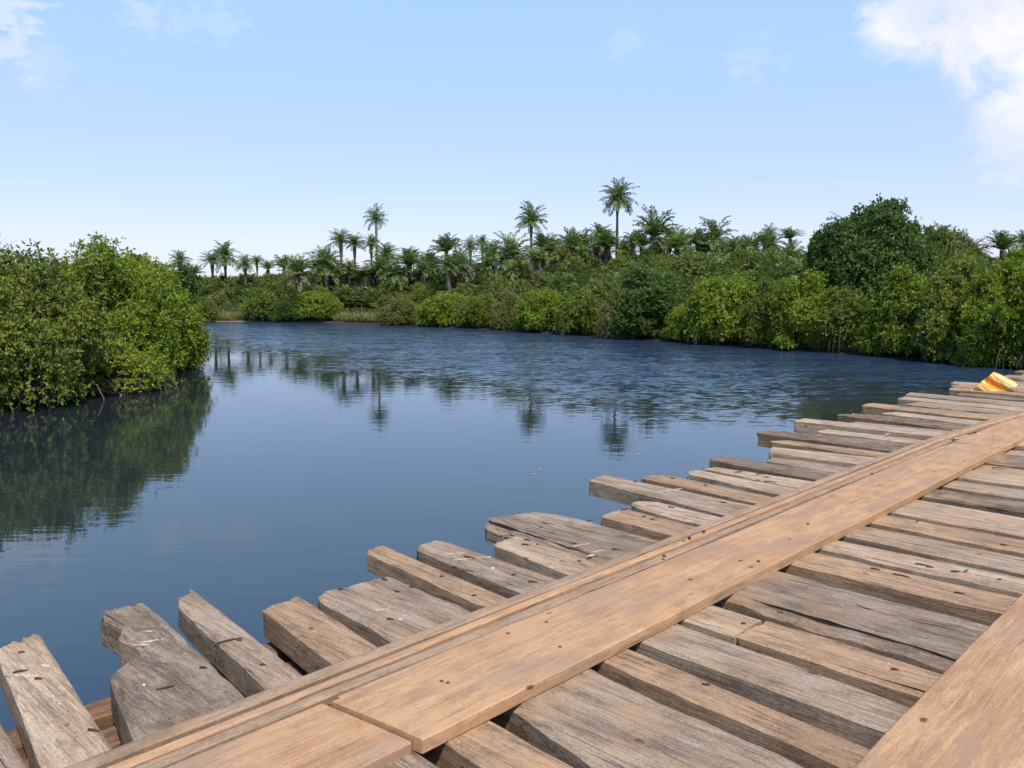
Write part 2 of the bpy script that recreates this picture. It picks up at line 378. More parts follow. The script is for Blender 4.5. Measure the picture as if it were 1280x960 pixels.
def kids_mark(o, kind, t, s, length=.06, ang=0.0, wid=.008):
    """bent nail, cream scrape or dropping lying on plank o at bridge coordinates (t, s)"""
    x, y = t - o.location.x, s - o.location.y; c, sn = math.cos(ang), math.sin(ang)
    if kind == 'nail':
        v = VQ(); L = length * .8
        v.tube([(x - .002, y, -.01), (x + c * L * .1, y + sn * L * .1, .005), (x + c * L * .6, y + sn * L * .6 + .004, .0065), (x + c * L, y + sn * L + .012, .003)], [.0035, .0045, .004, .002], 6)
        link('rusty_nail', v.mesh('rusty_nail', M_RUST), o); return
    vv = []; qq = []
    if kind == 'mark':
        k = max(4, int(length / .012)); w_ = 0
        for j in range(k + 1):
            f = j / k - .5; w_ = wid * (.35 + rnd.random() * .75) * (1 if 0 < j < k else .2); e = rnd.uniform(-.002, .002)
            for d, z_ in ((-w_, -.002), (-w_ * .6, .0022), (w_ * .6, .0022), (w_, -.002)):
                vv.append((x + c * length * f - sn * (d + e), y + sn * length * f + c * (d + e), z_))
        for j in range(k):
            for m_ in range(3): b = j * 4 + m_; qq.append((b, b + 4, b + 5, b + 1))
    else:
        w_ = max(wid, length * .4) * .5; rr = [rnd.uniform(.6, 1.25) for _ in range(9)]
        for z_, sc_ in ((-.002, 1.0), (.0025, .8)):
            for a_ in range(9):
                th_ = a_ * 2 * math.pi / 9; vv.append((x + math.cos(th_) * w_ * sc_ * rr[a_], y + math.sin(th_) * w_ * .7 * sc_ * rr[a_], z_))
        qq = [(a_, (a_ + 1) % 9, 9 + (a_ + 1) % 9, 9 + a_) for a_ in range(9)] + [tuple(9 + a_ for a_ in range(9))]
    me = bpy.data.meshes.new(kind); me.from_pydata(vv, [], qq); me.materials.append(M_CHALK if kind == 'mark' else M_DROP)
    link('cream_mark' if kind == 'mark' else 'bird_dropping', me, o)
G, D_, P_, T_ = W_GREY, W_DARK, W_PALE, W_TAN
RE = 0.75
pl = {}
# near edge, far edge: (across, along) pairs measured on the deck
pl['a'] = plank([(-3.9, .66), (RE, .30)], [(-3.88, .80), (RE, .48)], RE, m=G)
pl['1'] = plank([(-3.86, .91), (-2.75, .75), (RE, .5)], [(-3.90, 1.09), (-2.71, .95), (RE, .74)], RE, m=P_, th=.12, jag=.02)
pl['2'] = plank([(-3.95, 1.36), (-3.72, 1.37), (-3.62, 1.31), (-3.52, 1.33), (-3.42, 1.33), (-3.36, 1.30), (-3.31, 1.16), (-3.20, 1.13), (-2.72, 1.01), (RE, .80)],
                [(-3.95, 1.57), (-2.69, 1.43), (RE, 1.22)], RE, m=W_RIDGE, th=.15, jag=.034, rough=.009, bev=.018, label='broken wide plank with a bite rotted out of its corner', nseg=110)
pl['3'] = plank([(-3.84, 1.69), (-3.78, 1.65), (-2.70, 1.51), (RE, 1.30)], [(-3.95, 1.80), (-2.72, 1.67), (RE, 1.50)], RE, m=G, th=.12, jag=.022)
pl['4'] = plank([(-3.44, 1.90), (-2.68, 1.80), (-1.9, 1.73), (-1.57, 1.715), (RE, 1.60)], [(-3.50, 2.12), (-2.69, 2.03), (-2.0, 1.95), (-1.57, 1.92), (RE, 1.80)], RE, m=T_, th=.13, jag=.016)
pl['5'] = plank([(-3.46, 2.20), (-3.40, 2.18), (-2.68, 2.12), (-2.0, 2.07), (-1.54, 1.97), (RE, 1.90)], [(-3.36, 2.62), (-2.68, 2.58), (-2.0, 2.51), (-1.28, 2.46), (RE, 2.36)], RE, m=G, th=.16, jag=.016, bev=.022, label='wide grey plank with dark worn end')
pl['6'] = plank([(-3.82, 2.75), (-2.68, 2.65), (-2.0, 2.58), (-.98, 2.51), (RE, 2.42)], [(-3.84, 2.90), (-2.72, 2.80), (-2.0, 2.75), (-.97, 2.68), (RE, 2.60)], RE, m=T_, th=.11, jag=.01)
pl['7'] = plank([(-3.67, 3.0), (-3.62, 2.975), (-2.69, 2.90), (-2.0, 2.84), (-.97, 2.82), (RE, 2.76)], [(-3.69, 3.18), (-3.6, 3.20), (-2.69, 3.17), (-2.0, 3.12), (-.97, 3.06), (RE, 3.0)], RE, m=G, th=.12)
pl['8'] = plank([(-3.39, 3.35), (-2.69, 3.27), (-2.0, 3.16), (-1.715, 3.165)], [(-3.40, 3.60), (-2.67, 3.50), (-2.0, 3.42), (-1.735, 3.41)], -1.72, m=P_, th=.12, jag=.006)
pl['8b'] = plank([(-1.70, 3.17), (-.97, 3.19), (RE, 3.15)], [(-1.715, 3.43), (-.96, 3.42), (RE, 3.38)], RE, m=T_, th=.12, jag=.01, wane=.02, rough=.005)
pl['9'] = plank([(-3.80, 3.69), (-3.74, 3.64), (-2.68, 3.54), (-2.0, 3.58), (-.94, 3.54), (RE, 3.5)], [(-3.70, 4.05), (-3.62, 4.11), (-3.4, 4.15), (-2.70, 4.11), (-2.0, 4.10), (-.95, 4.08), (RE, 4.05)], RE, m=W_RIDGE, th=.13, bev=.03, wane=.03, rough=.005, label='widest plank, dark and deeply grained with a rounded end')
pl['10'] = plank([(-3.31, 4.27), (-2.7, 4.24), (-2.0, 4.24), (-.95, 4.25), (RE, 4.24)], [(-3.32, 4.53), (-2.7, 4.50), (-2.0, 4.52), (-.95, 4.53), (RE, 4.52)], RE, m=T_, th=.11, jag=.006)
pl['11'] = plank([(-3.36, 4.68), (-3.28, 4.62), (-2.72, 4.58), (-2.0, 4.62), (-.96, 4.63), (RE, 4.64)], [(-3.36, 4.76), (-3.25, 4.84), (-2.68, 4.80), (-2.0, 4.84), (-.96, 4.86), (RE, 4.88)], RE, m=P_, th=.07, bev=.015)
pl['12'] = plank([(-4.01, 5.02), (-2.79, 4.88), (-2.0, 4.96), (-.96, 4.93), (RE, 4.94)], [(-4.05, 5.27), (-2.71, 5.21), (-2.0, 5.25), (-.96, 5.24), (RE, 5.24)], RE, m=G, th=.12)
pl['13'] = plank([(-3.79, 5.38), (-2.71, 5.30), (-2.0, 5.35), (-.96, 5.32), (RE, 5.32)], [(-3.66, 5.60), (-2.68, 5.52), (-2.0, 5.60), (-.96, 5.61), (RE, 5.62)], RE, m=T_, th=.10, jag=.018)
pl['14'] = plank([(-3.61, 5.76), (-2.72, 5.63), (-2.0, 5.70), (-.96, 5.69), (RE, 5.7)], [(-3.59, 5.92), (-2.72, 5.88), (-2.0, 6.17), (-.96, 6.16), (RE, 6.18)], RE, m=P_, th=.09, jag=.02)
pl['15'] = plank([(-3.58, 6.0), (-2.74, 5.92), (-2.45, 5.94)], [(-3.54, 6.13), (-2.72, 6.19), (-2.45, 6.20)], -2.30, m=P_, th=.08, jag=.02)
pl['16'] = plank([(-3.75, 6.36), (-2.68, 6.27), (-2.0, 6.31), (-1.3, 6.30), (RE, 6.32)], [(-3.76, 6.56), (-2.73, 6.62), (-2.0, 6.60), (-1.3, 6.61), (RE, 6.62)], RE, m=D_, th=.13)
pl['17'] = plank([(-3.40, 6.72), (-2.7, 6.70), (-2.0, 6.78), (-1.4, 6.79), (RE, 6.8)], [(-3.42, 6.90), (-2.72, 6.98), (-2.0, 7.05), (-1.5, 7.09), (RE, 7.1)], RE, z=-.015, m=G, th=.08)
pl['18'] = plank([(-3.53, 7.0), (-2.71, 7.09), (-2.0, 7.13), (-1.5, 7.17), (RE, 7.2)], [(-3.62, 7.28), (-2.71, 7.46), (-2.0, 7.48), (-1.6, 7.52), (RE, 7.5)], RE, m=P_, th=.11)
pl['19'] = plank([(-3.81, 7.58), (-2.67, 7.54), (-2.0, 7.56), (RE, 7.62)], [(-3.70, 7.74), (-2.73, 7.79), (-2.0, 7.84), (RE, 7.88)], RE, m=T_, th=.08, z=-.01)
pl['20'] = plank([(-4.10, 7.87), (-2.72, 7.87), (-2.0, 7.90), (RE, 7.96)], [(-4.09, 8.10), (-2.77, 8.38), (-2.0, 8.45), (RE, 8.46)], RE, m=D_, th=.14, rough=.012)
pl['21'] = plank([(-3.75, 8.50), (-2.0, 8.52), (RE, 8.5)], [(-3.70, 8.70), (-2.0, 8.78), (RE, 8.78)], RE, m=P_, th=.07, z=-.02)
pl['22'] = plank([(-4.15, 8.80), (-2.70, 8.88), (-2.0, 8.9), (RE, 8.9)], [(-4.13, 9.06), (-2.73, 9.17), (-2.0, 9.18), (RE, 9.18)], RE, m=P_, th=.13, z=.012, jag=.006)
pl['23'] = plank([(-3.69, 9.22), (-2.75, 9.26), (RE, 9.3)], [(-3.67, 9.36), (-2.75, 9.44), (RE, 9.46)], RE, m=G, th=.07, z=-.01)
pl['24'] = plank([(-4.02, 9.66), (-2.70, 9.50), (RE, 9.5)], [(-3.70, 9.96), (-2.68, 9.95), (RE, 9.94)], RE, m=D_, th=.10, rough=.02)
pl['25'] = plank([(-3.68, 10.14), (-2.68, 10.0), (RE, 10.0)], [(-3.60, 10.36), (-2.73, 10.32), (RE, 10.32)], RE, m=P_, th=.08)
pl['26'] = plank([(-4.10, 10.62), (-2.65, 10.50), (RE, 10.5)], [(-4.12, 10.95), (-2.60, 10.94), (RE, 10.9)], RE, m=T_, th=.10, rough=.012)
pl['27'] = plank([(-3.75, 11.12), (-2.65, 11.02), (RE, 11.0)], [(-3.7, 11.5), (-2.6, 11.42), (RE, 11.4)], RE, m=G, th=.09)
pl['27b'] = plank([(-4.05, 11.62), (-2.65, 11.52), (RE, 11.5)], [(-4.0, 11.9), (-2.6, 11.86), (RE, 11.85)], RE, m=P_, th=.10)
pl['28'] = plank([(-4.10, 12.10), (-2.62, 11.96), (RE, 11.95)], [(-4.13, 12.42), (-2.70, 12.40), (RE, 12.36)], RE, m=G, th=.13)
pl['29'] = plank([(-3.6, 12.60), (RE, 12.5)], [(-3.6, 12.9), (RE, 12.84)], RE, m=D_, th=.10)
pl['30'] = plank([(-3.88, 13.2), (RE, 13.0)], [(-3.86, 13.52), (RE, 13.3)], RE, m=T_, th=.13)
s_ = 13.66
k = 0
while s_ < 24.2:
    wd = rnd.uniform(.2, .42); tl = -rnd.uniform(3.45, 4.15)
    plank([(tl, s_), (RE, s_ - .05)], [(tl + rnd.uniform(-.05, .05), s_ + wd), (RE, s_ + wd - .04)], RE, z=rnd.uniform(-.02, 0), th=rnd.uniform(.08, .13), m=rnd.choice([G, G, D_, P_, T_]), nseg=24)
    s_ += wd + rnd.uniform(.05, .13); k += 1
s_ = .28
for k in range(5):
    wd = rnd.uniform(.2, .36); s_ -= wd + rnd.uniform(.05, .1); tl = -rnd.uniform(3.5, 4.1)
    plank([(tl, s_), (RE, s_ - .1)], [(tl, s_ + wd), (RE, s_ + wd - .1)], RE, m=rnd.choice([G, P_, T_]), nseg=24)
# runner boards
def board(t0, t1, s0, s1, z0, th, m=W_BOARD, name='runner_board', kink=None, rough=.003, bev=.006, label=None, e0=.0, e1=.0):
    """a board lying along the bridge; built along its own x axis"""
    L = s1 - s0; n = int(max(10, L / .12)); verts = []; ph = rng.uniform(0, 9, 4); NC = 12
    kn = np.array(kink) if kink else None
    for i in range(n):
        x = L * i / (n - 1)
        sh = np.interp(s0 + x, kn[:, 0], kn[:, 1]) if kink else 0
        a0 = t0 + sh + rough * math.sin(x * 2.1 + ph[0]) + rng.normal(0, rough * .25); a1 = t1 + sh + rough * math.sin(x * 1.7 + ph[1]) + rng.normal(0, rough * .25)
        ex0 = e0 if i == 0 else (e1 if i == n - 1 else 0)
        dz = .003 * math.sin(x * 1.3 + ph[2])
        ring = [(0, 0, -th), (0, 0, -bev), (0, bev, 0), (.2, 0, .0015), (.4, 0, .002), (.6, 0, .002), (.8, 0, .001), (1, -bev, 0), (1, 0, -bev), (1, 0, -th), (.66, 0, -th), (.33, 0, -th)]
        for (c, d, zz) in ring:
            verts.append((x + ex0 * (c - .5), -(a0 + (a1 - a0) * c + d - t0), zz + dz))
    q = [(i * NC + k, i * NC + (k + 1) % NC, (i + 1) * NC + (k + 1) % NC, (i + 1) * NC + k) for i in range(n - 1) for k in range(NC)]
    q += [tuple(reversed(range(NC))), tuple(range((n - 1) * NC, n * NC))]
    me = bpy.data.meshes.new(name); me.from_pydata(verts, [], q); me.materials.append(m); me.update()
    o = link(name, me, bridge, (t0, s0, DECK + z0), (0, 0, R(90)))
    if label: o['label'] = label
    return o
rb2 = board(-2.40, -1.975, 1.60, 8.40, .052, .050, e0=.06, e1=.05, rough=.004)
board(-2.436, -2.01, -1.2, 1.585, .040, .038, e0=0, e1=.06)
board(-2.40, -1.99, 8.415, 14.6, .050, .048, kink=[(8.4, -.0), (10, .0), (11.3, .12), (15, .12)])
board(-2.26, -1.86, 14.62, 20.5, .050, .048); board(-2.28, -1.88, 20.52, 24.3, .05, .048)
KS = [(-2, 0), (8.3, -.01), (9.5, .02), (11.3, .17), (20, .17)]
for (a, b, z0, mm, s1) in ((-2.665, -2.600, .034, W_STRIP, 9.3), (-2.578, -2.530, .036, W_BOARD, 11.0), (-2.510, -2.455, .034, W_STRIP, 8.6)):
    board(a, b, -1.2, s1, z0, z0 - .002, m=mm, name='runner_strip', kink=KS, rough=.0025, bev=.005)
board(-2.438, -2.412, 1.62, 8.2, .036, .034, name='runner_strip', rough=.002, bev=.004)
board(-2.60, -2.44, 11.05, 19.0, .034, .032, name='runner_strip', kink=[(9, .17), (20, .17)])
board(-2.66, -2.55, 8.95, 11.4, .03, .028, m=W_STRIP, name='runner_strip', kink=[(8.9, .03), (10, .06), (11.4, .2)])
board(-.925, -.43, -1.2, 5.2, .052, .050, rough=.004); board(-.93, -.44, 5.22, 11.5, .052, .05); board(-.92, -.44, 11.52, 18, .052, .05); board(-.93, -.45, 18.02, 24.3, .052, .05)
# beams and piles below
for (a, b, z0, th) in ((-3.46, -3.31, -.165, .22), (-3.22, -3.08, -.17, .22), (-2.98, -2.80, -.165, .22), (-2.2, -1.98, -.165, .24), (-1.2, -1.0, -.165, .24), (-.1, .1, -.165, .24), (.45, .62, -.165, .22)):
    board(a, b, -1.3, 24.2, z0, th, m=W_BEAM, name='stringer_beam', rough=.008, bev=.015)
for s0 in (-.6, 4.6, 9.8, 15.0, 20.2):
    plank([(-3.8, s0), (1.0, s0)], [(-3.8, s0 + .22), (1.0, s0 + .22)], 1.0, z=-.42, th=.22, m=W_BEAM, name='cross_beam')
    for tx in (-3.3, -2.2, -1.0, .3):
        v = VQ(); v.tube([(0, 0, -3.2), (.01, .0, -1.5), (0, 0, -.64)], [.12, .115, .105], 12)
        link('pile', v.mesh('pile', W_BEAM), bridge, (tx, s0 + .11, DECK))
# nails, marks, droppings
def px_ts(px, py, z=DECK):
    p = onz(px, py, z); a = R(46)
    return p.x * math.sin(a) - p.y * math.cos(a), p.x * math.cos(a) + p.y * math.sin(a)
for k, kind, px, py, ln, an, wd in (
    ('1', 'mark', 30, 844, .16, .7, .006), ('1', 'mark', 57, 832, .05, .5, .012), ('1', 'drop', 66, 870, .02, 0, .012), ('1', 'drop', 68, 876, .02, 0, .01), ('1', 'drop', 74, 880, .01, 0, .008), ('1', 'drop', 82, 888, .01, 0, .005),
    ('1', 'nail', 16, 842, .05, 1.2, 0), ('1', 'nail', 23, 817, .015, 1.2, 0), ('1', 'nail', 110, 913, .05, .3, 0), ('1', 'nail', 44, 849, .03, .3, 0),
    ('2', 'mark', 176, 806, .07, .9, .005), ('2', 'mark', 189, 801, .08, 1.15, .007), ('2', 'mark', 184, 789, .05, .8, .005), ('2', 'mark', 200, 799, .03, .9, .014), ('2', 'drop', 180, 856, .025, 0, .015), ('2', 'nail', 194, 864, .07, 1.3, 0), ('2', 'nail', 250, 835, .03, .3, 0),
    ('3', 'nail', 268, 806, .13, 1.35, 0), ('3', 'nail', 296, 801, .02, .3, 0), ('3', 'nail', 325, 832, .02, .3, 0),
    ('5', 'mark', 477, 762, .07, .9, .006), ('5', 'drop', 487, 759, .02, 0, .01), ('5', 'drop', 500, 774, .06, .8, .008), ('5', 'drop', 505, 770, .02, .8, .006), ('5', 'drop', 560, 755, .03, .8, .007), ('5', 'nail', 423, 737, .04, .2, 0), ('5', 'nail', 478, 725, .03, .3, 0), ('5', 'nail', 484, 774, .04, .1, 0), ('5', 'nail', 512, 734, .04, .1, 0), ('5', 'nail', 494, 740, .02, .1, 0),
    ('6', 'nail', 550, 721, .02, .3, 0), ('6', 'nail', 590, 745, .02, .3, 0), 
    ('7', 'mark', 575, 693, .03, .8, .004), ('7', 'mark', 590, 698, .22, 1.05, .005), ('7', 'mark', 566, 692, .14, 1.05, .004), ('7', 'drop', 616, 710, .06, .3, .006), ('7', 'nail', 580, 696, .08, .1, 0), ('7', 'nail', 660, 728, .05, .5, 0), ('7', 'nail', 640, 719, .02, .5, 0),
    ('8', 'nail', 652, 681, .06, .2, 0), ('8', 'nail', 655, 675, .05, .1, 0), ('8', 'nail', 671, 681, .01, .1, 0), ('8', 'nail', 722, 702, .02, .1, 0),
    ('9', 'mark', 727, 681, .13, 1.25, .006), ('9', 'mark', 748, 689, .10, 1.25, .006), ('9', 'mark', 739, 694, .05, 1.2, .016), ('9', 'nail', 735, 651, .03, .2, 0), ('9', 'nail', 715, 680, .03, .2, 0), ('9', 'nail', 765, 687, .04, .2, 0),
    ('10', 'nail', 776, 638, .07, 1.2, 0), ('10', 'nail', 813, 650, .04, 1.4, 0), ('10', 'nail', 803, 647, .03, 1.4, 0),
    ('11', 'nail', 801, 625, .03, 0, 0), ('11', 'nail', 835, 634, .06, -.1, 0),
    ('12', 'mark', 835, 613, .26, 1.25, .006), ('12', 'nail', 792, 602, .04, 0, 0), ('12', 'nail', 900, 628, .06, 0, 0),
    ('13', 'nail', 838, 598, .05, 0, 0), ('13', 'nail', 880, 607, .03, 0, 0),
    ('15', 'nail', 918, 591, .09, 1.1, 0), ('15', 'nail', 945, 594, .08, 1.3, 0), ('15', 'nail', 955, 597, .06, .6, 0), ('14', 'nail', 955, 602, .12, .1, 0),
    ('16', 'drop', 1013, 590, .02, 0, .012), ('22', 'mark', 1109, 544, .1, 1.5, .01),
    ('5', 'drop', 573, 928, .01, 0, .008), ('7', 'drop', 824, 786, .01, 0, .008), ('6', 'drop', 802, 827, .01, 0, .008), ('6', 'nail', 878, 856, .03, .2, 0), ('9', 'drop', 1053, 757, .02, 0, .012), ('8', 'nail', 927, 780, .02, 0, 0),
    ('8b', 'drop', 1110, 829, .03, 0, .012), ('8b', 'nail', 1114, 837, .03, 0, 0), ('10', 'nail', 1115, 718, .11, 0, 0), ('10', 'nail', 1088, 711, .06, 0, 0), ('10', 'nail', 1192, 741, .06, 0, 0), ('10', 'drop', 1261, 759, .01, 0, .01),
    ('11', 'nail', 1143, 705, .10, .0, 0), ('11', 'nail', 1188, 715, .06, .6, 0), ('11', 'nail', 1205, 716, .06, 1.5, 0), ('11', 'nail', 1158, 709, .04, .1, 0), ('11', 'drop', 1223, 724, .015, 0, .01), ('11', 'nail', 1247, 725, .02, 0, 0),
    ('13', 'nail', 1145, 653, .06, 1.5, 0), ('13', 'drop', 1152, 655, .03, 0, .012), ('13', 'nail', 1250, 681, .05, 0, 0), ('18', 'nail', 1240, 585, .13, .3, 0)):
    if k == '13' and px > 1100: k = '13'
    tt, ss = px_ts(px, py); kids_mark(pl[k], kind, tt, ss, ln, an, wd)
for px, py in ((830, 695), (948, 702), (862, 672), (1090, 592), (1100, 607), (880, 664), (560, 855), (683, 779), (635, 793), (552, 853), (700, 810), (1010, 655), (1168, 590)):
    tt, ss = px_ts(px, py, DECK + .052); v = VQ()
    lx, ly = ss - rb2.location.y, -(tt - rb2.location.x)
    if 0.05 < lx < 6.7: 
        v.tube([(lx, ly, -.004), (lx, ly, .006)], [.011, .008], 8); link('nail_head', v.mesh('nail_head', M_RUST), rb2)
tt, ss = px_ts(948, 703, DECK + .052); v = VQ(); lx, ly = ss - rb2.location.y, -(tt - rb2.location.x)
kd = bpy.data.meshes.new('bird_dropping')

# ------------------------------------------------------------------ rusty yellow rail piece on the far deck edge
prof = [(0, 0), (.04, .012), (.09, .075), (.15, .095), (.21, .075), (.255, .012), (.285, 0), (.33, .012), (.38, .075), (.44, .095), (.50, .075), (.545, .012), (.58, 0)]
A0 = onz(1213, 488, DECK); dep = A0.y
av = Vector((.37, .06, .28)) * (dep / 12.5); bv = Vector((.32, -.10, -.17)) * (dep / 12.5)
la, lb = av.length, bv.length
ex = av.normalized(); ez = ex.cross(bv).normalized()
if ez.z < 0: ez = -ez
ey = ez.cross(ex).normalized(); lb *= 1 if ey.dot(bv) > 0 else -1
sh = bv.dot(ex)
v = []; q = []; nl = 9; npf = len(prof)
for sgn in (0, 1):
    for i in range(nl):
        f = i / (nl - 1)
        for (a, h) in prof:
            v.append((a / .58 * la + sh * f + (.012 * math.sin(a * 40) if i in (0, nl - 1) else 0), f * bv.dot(ey), h * .8 - sgn * .01 + .008 * math.sin(f * 5 + a * 9)))
for sgn in (0, 1):
    for i in range(nl - 1):
        for k in range(npf - 1):
            b = sgn * nl * npf + i * npf + k
            q.append((b, b + 1, b + npf + 1, b + npf) if sgn == 0 else (b, b + npf, b + npf + 1, b + 1))
o2 = nl * npf
for i in range(nl - 1):
    for k in (0, npf - 1): q.append((i * npf + k, (i + 1) * npf + k, o2 + (i + 1) * npf + k, o2 + i * npf + k))
for i in (0, nl - 1):
    for k in range(npf - 1): q.append((i * npf + k, i * npf + k + 1, o2 + i * npf + k + 1, o2 + i * npf + k))
me = bpy.data.meshes.new('steel_rail_piece'); me.from_pydata(v, [], q); me.materials.append(M_YEL); me.update()
yo = link('steel_rail_piece', me)
yo.matrix_world = Matrix.Translation(A0 + Vector((0, 0, .0))) @ Matrix((ex, ey, ez)).transposed().to_4x4()
tag(yo, 'rust streaked yellow ribbed steel sheet tilted up on the far bridge edge', 'steel sheet')

# ------------------------------------------------------------------ foliage builders
def norm(a): return a / (np.linalg.norm(a, axis=-1, keepdims=True) + 1e-9)
def rosettes(rg, P, Dr, k=7, size=.1, width=.5, spread=(.6, 1.45), sizev=.5):
    """k diamond leaves around each tip P pointing about direction Dr"""
    n = len(P); Dr = norm(Dr)
    ref = norm(rg.normal(size=(n, 3)))
    a = norm(np.cross(Dr, ref)); b = np.cross(Dr, a)
    ph = rg.uniform(0, 2 * np.pi, (n, k)); al = rg.uniform(spread[0], spread[1], (n, k))
    rad = a[:, None] * np.cos(ph)[..., None] + b[:, None] * np.sin(ph)[..., None]
    ld = Dr[:, None] * np.cos(al)[..., None] + rad * np.sin(al)[..., None]
    side = norm(np.cross(ld, Dr[:, None] + .3 * rg.normal(size=(n, k, 3))))
    up = np.cross(side, ld)
    L = size * rg.uniform(1 - sizev, 1 + sizev, (n, k, 1)); W = L * width * .5
    base = P[:, None] + ld * L * .12
    v0 = base; v1 = base + ld * L * .55 + side * W + up * W * .25; v2 = base + ld * L - up * L * .12; v3 = base + ld * L * .55 - side * W + up * W * .25
    V = np.stack([v0, v1, v2, v3], 2).reshape(-1, 3)
    return V, np.arange(len(V)).reshape(-1, 4)
def top_of(me):
    a = np.empty(len(me.vertices) * 3, np.float32); me.vertices.foreach_get('co', a); return float(np.percentile(a[2::3], 99.7))
def crown(name, seed, W, Dp, H, n_lobe, lobe_r, n_clus, per, leaf_s, material, width=.5, low=True, k=7, top_bias=0.0, hole=.42, cl_r=.22, flat=1.0):
    """mass of leafy clumps: lobes around a dome, leaf rosettes on twig tips over each lobe"""
    rg = np.random.default_rng(seed)
    d = norm(rg.normal(size=(n_lobe, 3))); d[:, 2] = np.abs(d[:, 2])
    r = rg.uniform(lobe_r[0], lobe_r[1], n_lobe)
    u = rg.uniform(.5, 1.0, n_lobe) ** .6
    C = np.stack([d[:, 0] * (W / 2 - r) * u, d[:, 1] * (Dp / 2 - r) * u, d[:, 2] * (H - r) * u], 1)
    C[:, 2] = np.maximum(C[:, 2], r * (.65 if low else 1.0))
    ns = max(4, n_lobe // 3); hi = rg.choice(np.argsort(C[:, 2] + r)[-max(4, n_lobe // 2):], ns)
    a_ = norm(rg.normal(size=(ns, 3)) * [.6, .6, .2] + [0, 0, 1])
    rs = rg.uniform(.22, .38, ns) * lobe_r[0] * 1.45
    C = np.concatenate([C, C[hi] + a_ * (r[hi] + rs * .2)[:, None]]); r = np.concatenate([r, rs]); n_lobe += ns
    wgt = r ** 1.8; li = rg.choice(n_lobe, n_clus, p=wgt / wgt.sum())
    sd = norm(rg.normal(size=(n_clus, 3)) + np.array([0, 0, .25]))
    P = C[li] + sd * r[li][:, None] * rg.uniform(.8, 1.08, (n_clus, 1)) * np.array([1, 1, flat])
    keep = P[:, 2] > .02
    for j in range(n_lobe):
        dd = np.linalg.norm((P - C[j]) / np.array([1, 1, flat]), axis=1)
        keep &= ~((dd < r[j] * .72) & (li != j))
    f = 2.1 / max(lobe_r)
    pn = np.sin(P[:, 0] * f * 1.7 + seed) * np.sin(P[:, 1] * f * 1.9 + 2) * np.sin(P[:, 2] * f * 2.3 + 1)
    keep &= pn > -hole
    P = P[keep]; sd = sd[keep]
    tips = (P[:, None] + rg.normal(size=(len(P), per, 3)) * cl_r * np.array([1, 1, .8])).reshape(-1, 3)
    dr = (sd[:, None] * .8 + rg.normal(size=(len(P), per, 3)) * .55 + np.array([0, 0, .55])).reshape(-1, 3)
    ok = tips[:, 2] > rg.uniform(.03, .2 if low else .06, len(tips)); tips = tips[ok]; dr = dr[ok]
    V, Qd = rosettes(rg, tips, dr, k, leaf_s, width)
    return mesh_np(name, V, Qd, material), C, r, P
def stems(name, seed, C, P, material, r0=.06, n_tip=60, base_sp=.5, twig=.006):
    """arching stems from the root to each lobe and thin twigs to some tips"""
    rg = random.Random(seed); v = VQ()
    for c in C:
        b = Vector((rg.uniform(-1, 1) * base_sp, rg.uniform(-1, 1) * base_sp, -.5)); e = Vector(c)
        mid = b.lerp(e, .5) + Vector((rg.uniform(-.3, .3), rg.uniform(-.3, .3), .2 * e.z))
        pts = [b, b.lerp(mid, .5), mid, mid.lerp(e, .55), e]
        v.tube(pts, [r0, r0 * .8, r0 * .6, r0 * .4, r0 * .2], 5)
    ext = max(abs(c[0]) for c in C) + .5; exy = max(abs(c[1]) for c in C) + .5
    for k in range(11):                                   # prop roots arching down around the edge
        a = rg.uniform(0, 6.28); f = rg.uniform(.72, 1.12); ex_, ey_ = math.cos(a) * ext * f, math.sin(a) * exy * f
        v.tube([(ex_ * .75, ey_ * .75, rg.uniform(.5, .9)), (ex_ * .93, ey_ * .93, rg.uniform(.4, .6)), (ex_, ey_, .05), (ex_ * 1.01, ey_ * 1.01, -.5)], [.022, .018, .016, .014], 4)
    idx = rg.sample(range(len(P)), min(n_tip, len(P)))
    for i in idx:
        e = Vector(P[i]); c = min((Vector(x) for x in C), key=lambda q_: (q_ - e).length)
        v.tube([c, c.lerp(e, .5) + Vector((rg.uniform(-.1, .1), rg.uniform(-.1, .1), .05)), c + (e - c) * 1.08], [twig * 2.4, twig * 1.6, twig * .8], 4, cap=False)
    return v.mesh(name, material)
def bush(name, cr_me, st_me, loc, rz, scale, label, group=None, cat='bush', cmat=None):
    t_ = thing(name, loc, label, cat, group, rz, scale)
    link('crown', cr_me, t_); link('stems', st_me, t_); return t_

# --- left bank mangroves, close enough to show leaves
def big_bush(seed, W, Dp, H, px, basey, back, label, material=L_MANG, dens=1.0, ls=.1, twigs=200, hole=.5):
    p = onz(px, basey); cr_, C, r, P = crown('mangrove_crown', seed, W, Dp, H, int(38), (.42, 1.05), int(8200 * dens), 3, ls, material, width=.52, k=6, hole=hole, cl_r=.19)
    st = stems('mangrove_stems', seed, C, P, M_TWIG, .05, twigs, 1.2, .009)
    d = Vector((p.x, p.y, 0)).normalized()
    return bush('mangrove_bush', cr_, st, (p.x + d.x * back, p.y + d.y * back, -.02), 0, (1, 1, (H + .02) / top_of(cr_)), label, 'mangroves on the left bank')
big_bush(11, 7.2, 7.0, 4.25, 22, 512, 2.6, 'nearest mangrove bush at the left edge, with bare grey twigs among its leaves', L_MANG2, 1.0, twigs=900, hole=.3)
big_bush(12, 7.4, 8.0, 4.7, 112, 493, 4.2, 'tall yellow-green mangrove at the middle of the left bank, ragged leafy top')
big_bush(13, 5.0, 7.0, 4.3, 176, 478, 4.4, 'bright green mangrove at the right end of the left bank, rounded over the water')
big_bush(14, 3.0, 3.2, 1.7, 205, 462, 1.2, 'low mangrove skirt trailing on the water at the tip of the left bank', dens=.28)
